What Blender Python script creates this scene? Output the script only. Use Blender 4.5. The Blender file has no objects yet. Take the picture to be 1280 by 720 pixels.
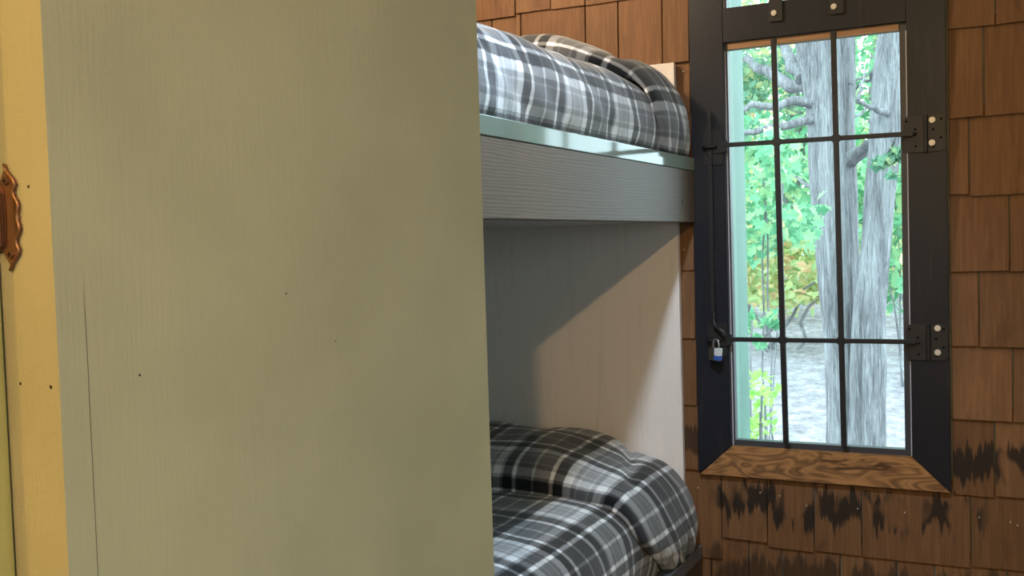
import bpy, bmesh, math, random
from mathutils import Vector, Matrix, noise
random.seed(7)
SC = bpy.context.scene
COL = SC.collection
EZ = 1.32                      # eye height; z values below are given relative to the eye and lifted by EZ
F = 1280.0
YAW, PITCH, ROLL = math.radians(26.733), math.radians(-2.481), math.radians(-1.765)
YW = 2.76                      # face of the shingled window wall

# ------------------------------------------------------------------ camera
def cam_axes():
    f = Vector((-math.sin(YAW)*math.cos(PITCH), math.cos(YAW)*math.cos(PITCH), math.sin(PITCH)))
    r = Vector((math.cos(YAW), math.sin(YAW), 0)); u = r.cross(f)
    return (math.cos(ROLL)*r+math.sin(ROLL)*u, -math.sin(ROLL)*r+math.cos(ROLL)*u, f)
CR, CU, CF = cam_axes()
cd = bpy.data.cameras.new('camera'); cam = bpy.data.objects.new('camera', cd); COL.objects.link(cam)
cd.sensor_width = 36; cd.lens = 36*F/1280; cd.clip_start = 0.01; cd.clip_end = 300
cam.matrix_world = Matrix(((CR.x, CU.x, -CF.x, 0), (CR.y, CU.y, -CF.y, 0), (CR.z, CU.z, -CF.z, EZ), (0, 0, 0, 1)))
SC.camera = cam

def at(px, py, Y):
    "world point seen at a photo pixel, at distance Y along the room's long axis"
    d = CF + CR*((px-640)/F) - CU*((py-360)/F)
    d = d*(Y/d.y)
    return Vector((d.x, d.y, d.z+EZ))

# ------------------------------------------------------------------ objects
def tag(o, label=None, cat=None, group=None, kind=None):
    if label: o['label'] = label
    if cat: o['category'] = cat
    if group: o['group'] = group
    if kind: o['kind'] = kind
    return o
def empty(name, loc=(0, 0, 0)):
    o = bpy.data.objects.new(name, None); COL.objects.link(o); o.location = loc; o.empty_display_size = .05
    return o
def link(name, bm, mat, parent=None, smooth=False, off=None):
    me = bpy.data.meshes.new(name)
    bmesh.ops.recalc_face_normals(bm, faces=bm.faces)
    bm.to_mesh(me); bm.free()
    for m in (mat if isinstance(mat, (list, tuple)) else [mat]): me.materials.append(m)
    if smooth:
        for p in me.polygons: p.use_smooth = True
    o = bpy.data.objects.new(name, me); COL.objects.link(o)
    if parent:
        o.parent = parent
        o.location = -Vector(parent.location)
        if parent.parent: o.location = o.location - Vector(parent.parent.location) + 0*o.location
        if parent.type == 'MESH': o.location = (0, 0, 0)
    return o
def box(bm, x0, x1, y0, y1, z0, z1, bev=0.0, seg=2, mi=0):
    z0 += EZ; z1 += EZ
    t = bmesh.new()
    bmesh.ops.create_cube(t, size=1)
    for v in t.verts:
        v.co = Vector(((x0+x1)/2+v.co.x*(x1-x0), (y0+y1)/2+v.co.y*(y1-y0), (z0+z1)/2+v.co.z*(z1-z0)))
    if bev: bmesh.ops.bevel(t, geom=t.edges[:], offset=bev, segments=seg, profile=.6, affect='EDGES')
    merge(bm, t, mi)
def merge(bm, t, mi=0, M=None):
    me = bpy.data.meshes.new('tmp')
    for f in t.faces: f.material_index = mi
    if M: bmesh.ops.transform(t, matrix=M, verts=t.verts)
    t.to_mesh(me); t.free(); bm.from_mesh(me); bpy.data.meshes.remove(me)
def cyl(bm, a, b, r, n=20, r2=None, bev=0, mi=0):
    "cylinder between two points given relative to the eye"
    a = Vector(a)+Vector((0, 0, EZ)); b = Vector(b)+Vector((0, 0, EZ)); d = b-a
    t = bmesh.new()
    bmesh.ops.create_cone(t, cap_ends=True, segments=n, radius1=r, radius2=r if r2 is None else r2, depth=d.length)
    if bev:
        ed = [e for e in t.edges if len(e.link_faces) == 2 and any(len(f.verts) > 4 for f in e.link_faces)]
        bmesh.ops.bevel(t, geom=ed, offset=bev, segments=2, affect='EDGES')
    M = Matrix.Translation((a+b)/2) @ d.to_track_quat('Z', 'Y').to_matrix().to_4x4()
    merge(bm, t, mi, M)
def tube(bm, pts, rad, n=10, mi=0, lift=True, fn=None, cap=True):
    "tube along points; rad may be a list; fn(i, angle, p) scales the radius"
    P = [Vector(p)+Vector((0, 0, EZ if lift else 0)) for p in pts]
    if not isinstance(rad, (list, tuple)): rad = [rad]*len(P)
    rings = []; up = None
    for i, p in enumerate(P):
        t = (P[min(i+1, len(P)-1)]-P[max(i-1, 0)]).normalized()
        if up is None: up = t.orthogonal().normalized()
        up = (up-t*up.dot(t)).normalized(); s = t.cross(up)
        ring = []
        for k in range(n):
            a = 2*math.pi*k/n
            q = rad[i]*(fn(i, a, p) if fn else 1)
            ring.append(bm.verts.new(p+(up*math.cos(a)+s*math.sin(a))*q))
        rings.append(ring)
    for A, B in zip(rings, rings[1:]):
        for k in range(n):
            f = bm.faces.new((A[k], A[(k+1) % n], B[(k+1) % n], B[k])); f.smooth = True; f.material_index = mi
    if cap:
        bm.faces.new(rings[0][::-1]).material_index = mi; bm.faces.new(rings[-1]).material_index = mi
def spline(pts, n):
    "Catmull-Rom resampling"
    P = [Vector(p) for p in pts]; P = [P[0]*2-P[1]]+P+[P[-1]*2-P[-2]]
    out = []
    for i in range(1, len(P)-2):
        for k in range(n):
            t = k/n; a, b, c, d = P[i-1:i+3]
            out.append(.5*((2*b)+(c-a)*t+(2*a-5*b+4*c-d)*t*t+(3*b-a-3*c+d)*t**3))
    out.append(P[-2]); return out
def prism(bm, outline, y0, y1, bev=0, mi=0):
    "outline of (x,z) pairs extruded along Y"
    t = bmesh.new()
    f = t.faces.new([t.verts.new((x, y0, z+EZ)) for x, z in outline])
    r = bmesh.ops.extrude_face_region(t, geom=[f])
    vs = [g for g in r['geom'] if isinstance(g, bmesh.types.BMVert)]
    bmesh.ops.translate(t, vec=(0, y1-y0, 0), verts=vs)
    if bev:
        ed = [e for e in t.edges if abs(e.verts[0].co.y-e.verts[1].co.y) < 1e-6]
        bmesh.ops.bevel(t, geom=ed, offset=bev, segments=2, affect='EDGES')
    merge(bm, t, mi)
def rrect(x0, x1, z0, z1, r, n=5, corners=(1, 1, 1, 1)):
    out = []
    for c, (cx, cz, a0) in zip(corners, ((x1-r, z1-r, 0), (x0+r, z1-r, 90), (x0+r, z0+r, 180), (x1-r, z0+r, 270))):
        if c:
            for k in range(n+1):
                a = math.radians(a0+90*k/n); out.append((cx+r*math.cos(a), cz+r*math.sin(a)))
        else:
            out.append((cx+r*(1 if a0 in (0, 270) else -1), cz+r*(1 if a0 in (0, 90) else -1)))
    return out

# ------------------------------------------------------------------ materials
class NT:
    def __init__(s, name):
        s.m = bpy.data.materials.new(name); s.m.use_nodes = True
        s.t = s.m.node_tree; s.b = s.t.nodes['Principled BSDF']; s.out = s.t.nodes['Material Output']
    def n(s, typ, **kw):
        x = s.t.nodes.new(typ)
        for k, v in kw.items(): setattr(x, k, v)
        return x
    def put(s, sock, v):
        if hasattr(v, 'links'): s.t.links.new(v, sock)
        else:
            if isinstance(v, (tuple, list)) and sock.type == 'RGBA' and len(v) == 3: v = (*v, 1)
            sock.default_value = v
    def coord(s, scale=(1, 1, 1), kind='Object', loc=(0, 0, 0)):
        c = s.n('ShaderNodeTexCoord'); m = s.n('ShaderNodeMapping')
        s.t.links.new(c.outputs[kind], m.inputs[0]); m.inputs['Scale'].default_value = scale; m.inputs['Location'].default_value = loc
        return m.outputs[0]
    def noise(s, vec, scale=5, detail=4, rough=.55, dist=0, dims='3D'):
        x = s.n('ShaderNodeTexNoise', noise_dimensions=dims)
        s.put(x.inputs['Vector'], vec); x.inputs['Scale'].default_value = scale
        x.inputs['Detail'].default_value = detail; x.inputs['Roughness'].default_value = rough; x.inputs['Distortion'].default_value = dist
        return x.outputs['Fac']
    def wave(s, vec, scale=5, dist=4, detail=2, dscale=1, direction='Z', typ='BANDS'):
        x = s.n('ShaderNodeTexWave', wave_type=typ)
        if typ == 'BANDS': x.bands_direction = direction
        s.put(x.inputs['Vector'], vec); x.inputs['Scale'].default_value = scale; x.inputs['Distortion'].default_value = dist
        x.inputs['Detail'].default_value = detail; x.inputs['Detail Scale'].default_value = dscale
        return x.outputs['Fac']
    def ramp(s, fac, stops, interp='LINEAR'):
        x = s.n('ShaderNodeValToRGB'); cr = x.color_ramp; cr.interpolation = interp
        for i, (p, c) in enumerate(stops):
            e = cr.elements[i] if i < 2 else cr.elements.new(p)
            e.position = p; e.color = (*c, 1) if len(c) == 3 else c
        s.put(x.inputs[0], fac); return x.outputs[0]
    def math(s, op, a, b=0.0, c=None, clamp=False):
        x = s.n('ShaderNodeMath', operation=op, use_clamp=clamp)
        s.put(x.inputs[0], a); s.put(x.inputs[1], b)
        if c is not None: s.put(x.inputs[2], c)
        return x.outputs[0]
    def step(s, v, a, b):
        x = s.n('ShaderNodeMapRange', interpolation_type='SMOOTHSTEP')
        s.put(x.inputs[0], v)
        lo, hi, t0, t1 = (a, b, 0, 1) if a < b else (b, a, 1, 0)
        x.inputs[1].default_value = lo; x.inputs[2].default_value = hi; x.inputs[3].default_value = t0; x.inputs[4].default_value = t1
        return x.outputs[0]
    def mix(s, f, a, b, blend='MIX'):
        x = s.n('ShaderNodeMix', data_type='RGBA', blend_type=blend)
        s.put(x.inputs[0], f); s.put(x.inputs[6], a); s.put(x.inputs[7], b); return x.outputs[2]
    def bump(s, h, strength=.3, dist=.002, normal=None):
        x = s.n('ShaderNodeBump'); x.inputs['Strength'].default_value = strength; x.inputs['Distance'].default_value = dist
        s.put(x.inputs['Height'], h)
        if normal: s.t.links.new(normal, x.inputs['Normal'])
        s.t.links.new(x.outputs[0], s.b.inputs['Normal']); return x.outputs[0]
    def sep(s, v):
        x = s.n('ShaderNodeSeparateXYZ'); s.t.links.new(v, x.inputs[0]); return x.outputs
    def island(s):
        return s.n('ShaderNodeNewGeometry').outputs['Random Per Island']
    def done(s, color, rough=.6, spec=.3, metal=0.0):
        s.put(s.b.inputs['Base Color'], color); s.put(s.b.inputs['Roughness'], rough)
        s.b.inputs['Specular IOR Level'].default_value = spec; s.put(s.b.inputs['Metallic'], metal)
        return s.m

def mat_paint(name, c, rough=.45, spots=(), seam=None, bumpy=1.0, var=.08, spec=.4):
    k = NT(name)
    v = k.coord((1, 1, 1)); streak = k.noise(k.coord((60, 60, 4)), 6, 3)
    blot = k.noise(v, 5, 4)
    col = k.mix(k.step(blot, .3, .7), tuple(x*(1-var) for x in c), tuple(min(1, x*(1+var)) for x in c))
    for (x, y, z, r) in spots:           # little nail holes and dents
        d = k.n('ShaderNodeVectorMath', operation='DISTANCE'); k.t.links.new(v, d.inputs[0]); d.inputs[1].default_value = (x, y, z+EZ)
        col = k.mix(k.step(d.outputs['Value'], r, r*.6), col, (.015, .012, .008))
    if seam:                              # open joint showing as a hairline below seam height
        q = k.sep(v); wob = k.math('MULTIPLY', k.math('SUBTRACT', k.noise(k.coord((1, 1, 30)), 2, 2), .5), .0006)
        dy = k.math('ABSOLUTE', k.math('ADD', k.math('SUBTRACT', q[1], seam[1]), wob))
        ln = k.math('MULTIPLY', k.step(dy, .0004, .00015), k.math('MULTIPLY', k.step(q[2], EZ+seam[2]+.02, EZ+seam[2]-.02), k.step(q[0], seam[0]-.001, seam[0]-.0005)))
        col = k.mix(k.math('MULTIPLY', ln, .85), col, (.03, .025, .015))
    h = k.math('ADD', k.math('MULTIPLY', streak, .7), k.math('MULTIPLY', k.noise(v, 500, 2), .35))
    k.bump(h, .32*bumpy, .0012)
    return k.done(col, rough, spec)

def mat_wood(name, c1, c2, grain='Y', rough=.6, fine=1.0, dark=None, spec=.3, swirl=False):
    k = NT(name)
    st = {'X': (1.2, 14, 14), 'Y': (14, 1.2, 14), 'Z': (14, 14, 1.2)}[grain]
    v = k.coord(st)
    g = k.noise(v, 2.2*fine, 6, .6, .6)
    st2 = {'X': (.6, 5, 5), 'Y': (5, .6, 5), 'Z': (5, 5, .6)}[grain]
    w = k.wave(k.coord(st2), 4.5*fine, 5, 3, 1.2, direction={'X': 'Z', 'Y': 'Z', 'Z': 'X'}[grain])
    f = k.math('ADD', k.math('MULTIPLY', g, .6), k.math('MULTIPLY', w, .4))
    if swirl:
        cn = k.noise(k.coord((3.2, 9, 11)), 1.7, 2, .5, .8)
        f = k.math('ADD', k.math('MULTIPLY', g, .45), k.math('MULTIPLY', k.math('PINGPONG', k.math('MULTIPLY', cn, 14), 1.0), .5))
    col = k.ramp(f, [(.25, c1), (.7, c2)])
    if dark:
        d = k.noise(k.coord({'X': (3, 12, 12), 'Y': (12, 3, 12), 'Z': (12, 12, 3)}[grain]), 2.0, 5, .6, 1.2)
        col = k.mix(k.step(d, .56, .68), col, dark)
    k.bump(f, .3, .0015)
    return k.done(col, rough, spec)

M = {}
M['panel'] = mat_paint('beige_green_paint', (.405, .380, .258), .42, seam=(-.48, .4112, -.02),
    spots=((-.48, .449, -.0725, .0011), (-.48, .589, -.031, .0010), (-.48, .646, -.0715, .0009), (-.512, .3915, -.071, .0012), (-.487, .3915, -.072, .0014), (-.497, .3915, .040, .0012)))
M['door_paint'] = mat_paint('yellow_green_paint', (.36, .325, .12), .4)
M['white_board'] = (lambda k: (k.bump(k.noise(k.coord((30, 30, 2.5)), 4, 4), .15, .001), k.done(
    k.mix(k.step(k.noise(k.coord((26, 26, 1.6)), 3, 5, .6), .52, .74), (.87, .80, .76), (.79, .72, .68)), .6, .25))[1])(NT('whitewashed_plywood'))
M['grey_deck'] = mat_paint('pale_grey_paint', (.6, .62, .62), .5)
def rail_wood():
    k = NT('weathered_rail_wood')
    w = k.wave(k.coord((9, .8, 9)), 5.5, 9, 4, .6, direction='Z')
    g = k.noise(k.coord((40, 2, 40)), 2.5, 5)
    col = k.ramp(k.math('ADD', k.math('MULTIPLY', w, .55), k.math('MULTIPLY', g, .45)), [(.2, (.135, .090, .064)), (.75, (.185, .138, .094))])
    kn = k.noise(k.coord((14, 7, 14)), 2.2, 1)
    col = k.mix(k.step(kn, .74, .78), col, (.06, .05, .04))
    k.bump(w, .10, .0006)
    return k.done(col, .5, .35)
M['rail'] = rail_wood()
M['dark_rail'] = mat_wood('dark_brown_rail_wood', (.045, .03, .02), (.11, .075, .05), 'Y', .4)
def gloss():
    k = NT('glossy_green_reflection_paint')
    b = k.noise(k.coord((1, 1, 1)), 9, 4)  # mottled green painted in for the window's reflection, besides the real gloss
    k.bump(k.noise(k.coord((20, 3, 20)), 3, 3), .05, .001)
    return k.done(k.mix(b, (.21, .26, .21), (.27, .32, .265)), .07, .6)
M['gloss'] = gloss()
M['slate_gloss'] = mat_paint('glossy_slate_paint', (.12, .135, .155), .22, spec=.6)
M['black_paint'] = (lambda k: (k.bump(k.noise(k.coord((80, 80, 5)), 3, 4), .3, .0012), k.done(
    k.mix(k.step(k.noise(k.coord((20, 20, 2.0)), 3, 5, .6), .55, .75), (.011, .012, .020), (.028, .026, .032)), .42, .4))[1])(NT('black_casing_paint'))
M['bare_wood'] = mat_wood('stained_bare_pine', (.19, .095, .04), (.46, .225, .085), 'X', .6, dark=(.10, .045, .018), swirl=True)
M['tan_wood'] = mat_wood('tan_head_wood', (.38, .22, .12), (.52, .32, .19), 'X', .6)
M['iron'] = (lambda k: (k.bump(k.noise(k.coord((1, 1, 1)), 300, 3), .2, .0006), k.done(
    k.mix(k.noise(k.coord((1, 1, 1)), 40, 3), (.010, .010, .013), (.022, .020, .022)), .45, .5))[1])(NT('black_iron'))
M['sash'] = mat_paint('dark_grey_sash_metal', (.06, .06, .07), .35)
M['pale_edge'] = mat_paint('pale_putty', (.62, .60, .66), .5)
M['bolt'] = NT('pale_bolt_metal').done((.80, .74, .66), .35, .5, .25)
M['hole'] = NT('dark_hole').done((.004, .004, .005), .9, .1)
M['green_jamb'] = mat_paint('green_exterior_paint', (.16, .30, .235), .5)
M['green_jamb_pale'] = mat_paint('pale_green_exterior_paint', (.24, .40, .31), .5)
M['chrome'] = NT('chrome_steel').done((.75, .75, .78), .18, .5, 1.0)
M['lock_body'] = NT('laminated_lock_steel').done((.23, .20, .16), .35, .5, .8)
M['label_white'] = NT('white_lock_band').done((.75, .78, .82), .4)
M['label_blue'] = NT('blue_lock_band').done((.05, .13, .50), .35)
def copper():
    k = NT('antique_copper')
    geo = k.n('ShaderNodeNewGeometry')
    p = k.step(geo.outputs['Pointiness'], .48, .56)
    k.bump(k.noise(k.coord((1, 1, 1)), 500, 3), .2, .0004)
    return k.done(k.mix(p, (.07, .032, .018), (.27, .135, .08)), .34, .5, .7)
M['copper'] = copper()
M['wall_board'] = mat_wood('painted_wall_boards', (.21, .235, .22), (.27, .295, .28), 'Z', .7)
M['ceiling'] = mat_wood('ceiling_boards', (.34, .35, .33), (.42, .43, .41), 'Y', .7)
M['floor'] = mat_wood('floor_boards', (.12, .10, .08), (.20, .17, .14), 'Y', .45)
M['mattress'] = mat_paint('mattress_ticking', (.55, .57, .6), .8)

def shingle_mat():
    k = NT('cedar_shingles')
    isl = k.island()
    comb = k.n('ShaderNodeCombineXYZ'); k.put(comb.inputs[0], k.math('MULTIPLY', isl, 37.0)); k.put(comb.inputs[2], k.math('MULTIPLY', isl, 91.0))
    add = k.n('ShaderNodeVectorMath', operation='ADD'); k.t.links.new(k.coord((1, 1, 1)), add.inputs[0]); k.t.links.new(comb.outputs[0], add.inputs[1])
    mp = k.n('ShaderNodeMapping'); k.t.links.new(add.outputs[0], mp.inputs[0]); mp.inputs['Scale'].default_value = (34, 34, 1.6)
    g = k.noise(mp.outputs[0], 3, 6, .6, .3)
    mp2 = k.n('ShaderNodeMapping'); k.t.links.new(add.outputs[0], mp2.inputs[0]); mp2.inputs['Scale'].default_value = (9, 9, 2.2)
    blot = k.noise(mp2.outputs[0], 1.6, 4, .6, .5)
    base = k.ramp(isl, [(0, (.20, .096, .041)), (.35, (.24, .119, .054)), (.7, (.215, .109, .048)), (1, (.27, .135, .061))])
    col = k.mix(k.step(g, .35, .75), k.mix(1.0, base, (.72, .70, .68), 'MULTIPLY'), base)
    col = k.mix(k.step(blot, .55, .78), col, k.mix(1.0, col, (.60, .55, .52), 'MULTIPLY'))
    # water stains: ragged black runs below the window and beside its foot
    xyz = k.sep(k.coord((1, 1, 1))); X, Z = xyz[0], xyz[2]
    mp3 = k.n('ShaderNodeMapping'); k.t.links.new(add.outputs[0], mp3.inputs[0]); mp3.inputs['Scale'].default_value = (38, 38, 2.5)
    rag = k.noise(mp3.outputs[0], 1.3, 4, .65)
    mp4 = k.n('ShaderNodeMapping'); k.t.links.new(add.outputs[0], mp4.inputs[0]); mp4.inputs['Scale'].default_value = (7, 7, 3)
    patch = k.noise(mp4.outputs[0], 1.4, 2)
    def band(zc, half, amp, xa, xb):
        d = k.math('ABSOLUTE', k.math('ADD', k.math('SUBTRACT', Z, EZ+zc), k.math('MULTIPLY', k.math('SUBTRACT', rag, .5), amp)))
        m = k.step(d, half, half*.6)
        m = k.math('MULTIPLY', m, k.step(patch, .40, .47))
        return k.math('MULTIPLY', m, k.math('MULTIPLY', k.step(X, xa-.02, xa+.02), k.step(X, xb+.02, xb-.02)))
    m = k.math('MAXIMUM', band(-.722, .050, .26, -.78, -.10), band(-.575, .045, .20, -.19, .2))
    m = k.math('MAXIMUM', m, k.math('MULTIPLY', band(-.57, .05, .14, -.87, -.80), .8))
    m = k.math('MAXIMUM', m, k.math('MULTIPLY', band(-.92, .06, .2, -.8, .2), .7))
    col = k.mix(k.math('MULTIPLY', m, .9), col, (.012, .010, .009))
    k.bump(k.math('ADD', g, k.math('MULTIPLY', blot, .5)), .45, .002)
    return k.done(col, .62, .3)
M['shingle'] = shingle_mat()

PER = .30
def plaid():
    k = NT('black_white_plaid_fleece')
    uv = k.n('ShaderNodeUVMap').outputs[0]
    nv = k.n('ShaderNodeTexNoise'); nv.inputs['Scale'].default_value = 60; nv.inputs['Detail'].default_value = 2
    k.t.links.new(uv, nv.inputs['Vector'])
    sub = k.n('ShaderNodeVectorMath', operation='SUBTRACT'); k.t.links.new(nv.outputs['Color'], sub.inputs[0]); sub.inputs[1].default_value = (.5, .5, .5)
    ma = k.n('ShaderNodeVectorMath', operation='MULTIPLY_ADD'); k.t.links.new(sub.outputs[0], ma.inputs[0]); ma.inputs[1].default_value = (.006, .006, 0); k.t.links.new(uv, ma.inputs[2])
    x = k.sep(ma.outputs[0])
    wh, gr, bl, mi, th = .97, .30, .003, .038, .36
    S = [(0, wh), (.022, gr), (.035, .62), (.040, gr*1.15), (.068, .62), (.073, gr), (.086, wh), (.108, bl), (.138, wh),
         (.149, mi), (.196, th), (.203, mi), (.251, wh), (.262, bl), (.292, gr)]
    def stripes(u):
        f = k.math('FRACT', k.math('DIVIDE', u, PER))
        stops = []
        for i, (p, v) in enumerate(S):
            p = p/PER
            if i: stops.append((p-.006, (S[i-1][1],)*3))
            stops.append((p+.006 if i else 0, (v,)*3))
        return k.ramp(f, stops)
    a, b = stripes(x[0]), stripes(x[1])
    g = k.math('POWER', k.math('MULTIPLY', k.math('ADD', k.math('SQRT', a), k.math('SQRT', b)), .5), 2.0)
    g = k.math('ADD', k.math('MULTIPLY', g, .55), k.math('MULTIPLY', k.math('POWER', k.math('MULTIPLY', a, b), .5), .45))
    fz = k.noise(k.coord((1, 1, 1)), 420, 3, .7)
    g2 = k.math('MULTIPLY', g, k.math('ADD', .62, k.math('MULTIPLY', fz, .76)))
    g2 = k.math('ADD', g2, k.math('MULTIPLY', k.step(fz, .55, .8), .012))
    col = k.mix(g2, (0.004, .005, .008), (.95, .95, .965))
    k.bump(k.noise(k.coord((1, 1, 1)), 300, 4, .7), .5, .0025)
    m = k.done(col, .95, .1)
    k.b.inputs['Sheen Weight'].default_value = .25
    return m
M['plaid'] = plaid()

def glass():
    k = NT('window_glass')
    tr = k.n('ShaderNodeBsdfTransparent'); tr.inputs[0].default_value = (.90, .98, .98, 1)
    gl = k.n('ShaderNodeBsdfGlossy'); gl.inputs['Roughness'].default_value = .03
    fr = k.n('ShaderNodeFresnel'); fr.inputs[0].default_value = 1.4
    mx = k.n('ShaderNodeMixShader'); k.t.links.new(k.math('MULTIPLY', fr.outputs[0], .6), mx.inputs[0])
    k.t.links.new(tr.outputs[0], mx.inputs[1]); k.t.links.new(gl.outputs[0], mx.inputs[2]); k.t.links.new(mx.outputs[0], k.out.inputs[0])
    return k.m
M['glass'] = glass()

def bark():
    k = NT('shaggy_grey_bark')
    g = k.noise(k.coord((48, 48, 2.6)), 2.2, 6, .75, 1.0)
    g2 = k.noise(k.coord((6, 6, .7)), 2.0, 3, .6, .5)
    col = k.ramp(k.math('ADD', k.math('MULTIPLY', g, .65), k.math('MULTIPLY', g2, .35)), [(.34, (.075, .07, .075)), (.45, (.21, .205, .215)), (.60, (.45, .445, .46))])
    k.bump(g, .8, .02)
    return k.done(col, .9, .1)
M['bark'] = bark()
def leafmat(name, stops):
    k = NT(name)
    col = k.ramp(k.island(), stops)
    df = k.n('ShaderNodeBsdfDiffuse'); tl = k.n('ShaderNodeBsdfTranslucent'); mx = k.n('ShaderNodeMixShader'); mx.inputs[0].default_value = .45
    k.t.links.new(col, df.inputs[0]); k.t.links.new(col, tl.inputs[0])
    k.t.links.new(df.outputs[0], mx.inputs[1]); k.t.links.new(tl.outputs[0], mx.inputs[2]); k.t.links.new(mx.outputs[0], k.out.inputs[0])
    return k.m
M['leaf_green'] = leafmat('green_leaves', [(0, (.14, .36, .21)), (.5, (.26, .54, .32)), (.85, (.42, .64, .36)), (1, (.70, .70, .40))])
M['leaf_dark'] = leafmat('deep_green_leaves', [(0, (.12, .27, .19)), (.45, (.22, .40, .27)), (.8, (.36, .52, .30)), (1, (.62, .60, .30))])
M['leaf_yellow'] = leafmat('yellowing_leaves', [(0, (.40, .58, .30)), (.6, (.66, .68, .34)), (.85, (.80, .66, .40)), (1, (.78, .46, .28))])
M['leaf_lime'] = leafmat('lime_leaves', [(0, (.34, .62, .18)), (1, (.58, .78, .26))])
def ground():
    k = NT('leaf_litter_ground')
    v = k.coord((1, 1, 1))
    a = k.noise(v, 9, 8, .8); b = k.noise(v, .35, 3)
    col = k.ramp(a, [(.3, (.20, .17, .18)), (.5, (.37, .34, .37)), (.66, (.60, .57, .61))])
    col = k.mix(k.step(b, .55, .7), col, k.mix(.5, col, (.42, .55, .25)))
    k.bump(a, .8, .05)
    return k.done(col, .95, .05)
M['ground'] = ground()

# ------------------------------------------------------------------ the room
XL, XR, YF, ZF, ZC = -1.68, 1.45, -1.75, -EZ, 1.13
WX0, WX1, WZ0, WZ1 = -.735, -.258, -.640, .985        # rough opening of the window
def struct(name, bm, mat, **kw):
    o = link(name, bm, mat, **kw); o['kind'] = 'structure'; return o
b = bmesh.new(); box(b, XL-.15, XR+.15, YF-.15, 2.97, ZF-.12, ZF); struct('floor', b, M['floor'])
b = bmesh.new(); box(b, XL-.15, XR+.15, YF-.15, 2.97, ZC, ZC+.12); struct('ceiling', b, M['ceiling'])
b = bmesh.new(); box(b, XL-.12, XL, YF-.12, 2.775, ZF, ZC); struct('wall_left', b, M['wall_board'])
b = bmesh.new(); box(b, XL, XR, YF-.12, YF, ZF, ZC); struct('wall_front', b, M['wall_board'])
W2 = (-.35, .95, -.30, .62)                             # y0,y1,z0,z1 of an unseen window, added in the right wall for cool light
b = bmesh.new()
box(b, XR, XR+.12, YF-.12, W2[0], ZF, ZC); box(b, XR, XR+.12, W2[1], 2.775, ZF, ZC)
box(b, XR, XR+.12, W2[0], W2[1], ZF, W2[2]); box(b, XR, XR+.12, W2[0], W2[1], W2[3], ZC)
struct('wall_right', b, M['wall_board'])
w2 = empty('fill_window', (XR, .30, EZ)); w2['kind'] = 'structure'
b = bmesh.new()
for y0, y1, z0, z1 in ((W2[0]-.07, W2[0], W2[2]-.07, W2[3]+.07), (W2[1], W2[1]+.07, W2[2]-.07, W2[3]+.07), (W2[0], W2[1], W2[3], W2[3]+.07), (W2[0], W2[1], W2[2]-.07, W2[2]), ((W2[0]+W2[1])/2-.02, (W2[0]+W2[1])/2+.02, W2[2], W2[3])):
    box(b, XR-.018, XR+.02, y0, y1, z0, z1, .002)
link('window_frame', b, M['black_paint'], w2)
b = bmesh.new(); box(b, XR+.05, XR+.054, W2[0], W2[1], W2[2], W2[3]); link('glass_pane', b, M['glass'], w2)

# wall_back: core plus individually laid shingles
wall = bmesh.new()
YB = 2.776
box(wall, XL-.12, WX0, YB, 2.96, ZF, ZC, mi=1); box(wall, WX1, XR+.12, YB, 2.96, ZF, ZC, mi=1)
box(wall, WX0, WX1, YB, 2.96, ZF, WZ0, mi=1); box(wall, WX0, WX1, YB, 2.96, WZ1, ZC, mi=1)
CX0, CX1, CZ0 = -.820, -.174, -.655                     # outer edges of the window casing
def shingle(x0, x1, zb, zt, db=0):
    zb += db
    t = bmesh.new()
    yb = YW-.001+random.uniform(-.0015, .0015); g = .0012+random.uniform(0, .0008)
    x0 += g; x1 -= g
    sk = random.uniform(-.0012, .0012)
    co = [(x0, yb, zb+sk), (x1, yb, zb-sk), (x1, YB, zb-sk), (x0, YB, zb+sk), (x0, YB-.008, zt), (x1, YB-.008, zt), (x1, YB, zt), (x0, YB, zt)]
    vs = [t.verts.new((x, y, z+EZ)) for x, y, z in co]
    for q in ((0, 1, 5, 4), (1, 2, 6, 5), (2, 3, 7, 6), (3, 0, 4, 7), (0, 3, 2, 1), (4, 5, 6, 7)): t.faces.new([vs[i] for i in q])
    bmesh.ops.bevel(t, geom=[e for e in t.edges], offset=.0009, segments=1, affect='EDGES')
    merge(wall, t, 0)
def row(zb, zt, xa, xb, joints=(), offs={}, w=(.10, .17)):
    js = sorted(j for j in joints if xa+.02 < j < xb-.02)
    edges = [xa]
    def fill(to):
        while to-edges[-1] > w[1]+.07: edges.append(edges[-1]+random.uniform(*w))
    if js:
        lead = []; x = js[0]
        while x-xa > w[1]+.07: x -= random.uniform(*w); lead.append(x)
        edges += lead[::-1]+js
    fill(xb); edges.append(xb)
    for a, c in zip(edges, edges[1:]):
        db = next((v for (q0, q1), v in offs.items() if q0 <= (a+c)/2 <= q1), random.uniform(-.0035, .0035))
        shingle(a, c, zb, min(zt+.03, ZC), db)
rz = [1.057, .868, .678, .489, .275, .084, -.102, -.289, -.472, -.660, -.843, -1.03, -1.21, -1.315]
rj = {.868: [], .678: [-.03, .12], .489: [-.063, .1], .275: [-.09, .07], .084: [-.125, .04], -.102: [-.037, .11], -.289: [-.106, .05], -.472: [-.033, .13], -.660: [-.075, .08]}
for zt, zb in zip([ZC]+rz[:8], rz[:9]):
    pass
prev = ZC
for zb in rz:
    if zb >= -.70: row(zb, prev, CX1+.003, XR, rj.get(zb, ()))
    prev = zb
lz = [1.057, .868, .678, .487, .341, .12, -.089, -.277, -.470, -.648]
lj = {.678: [-1.351, -1.236, -1.128, -.99], .487: [-1.337, -1.13, -1.03, -.90]}
prev = ZC
for zb in lz:
    row(zb, prev, XL, CX0-.003, lj.get(zb, ()), w=(.09, .15)); prev = zb
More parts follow.
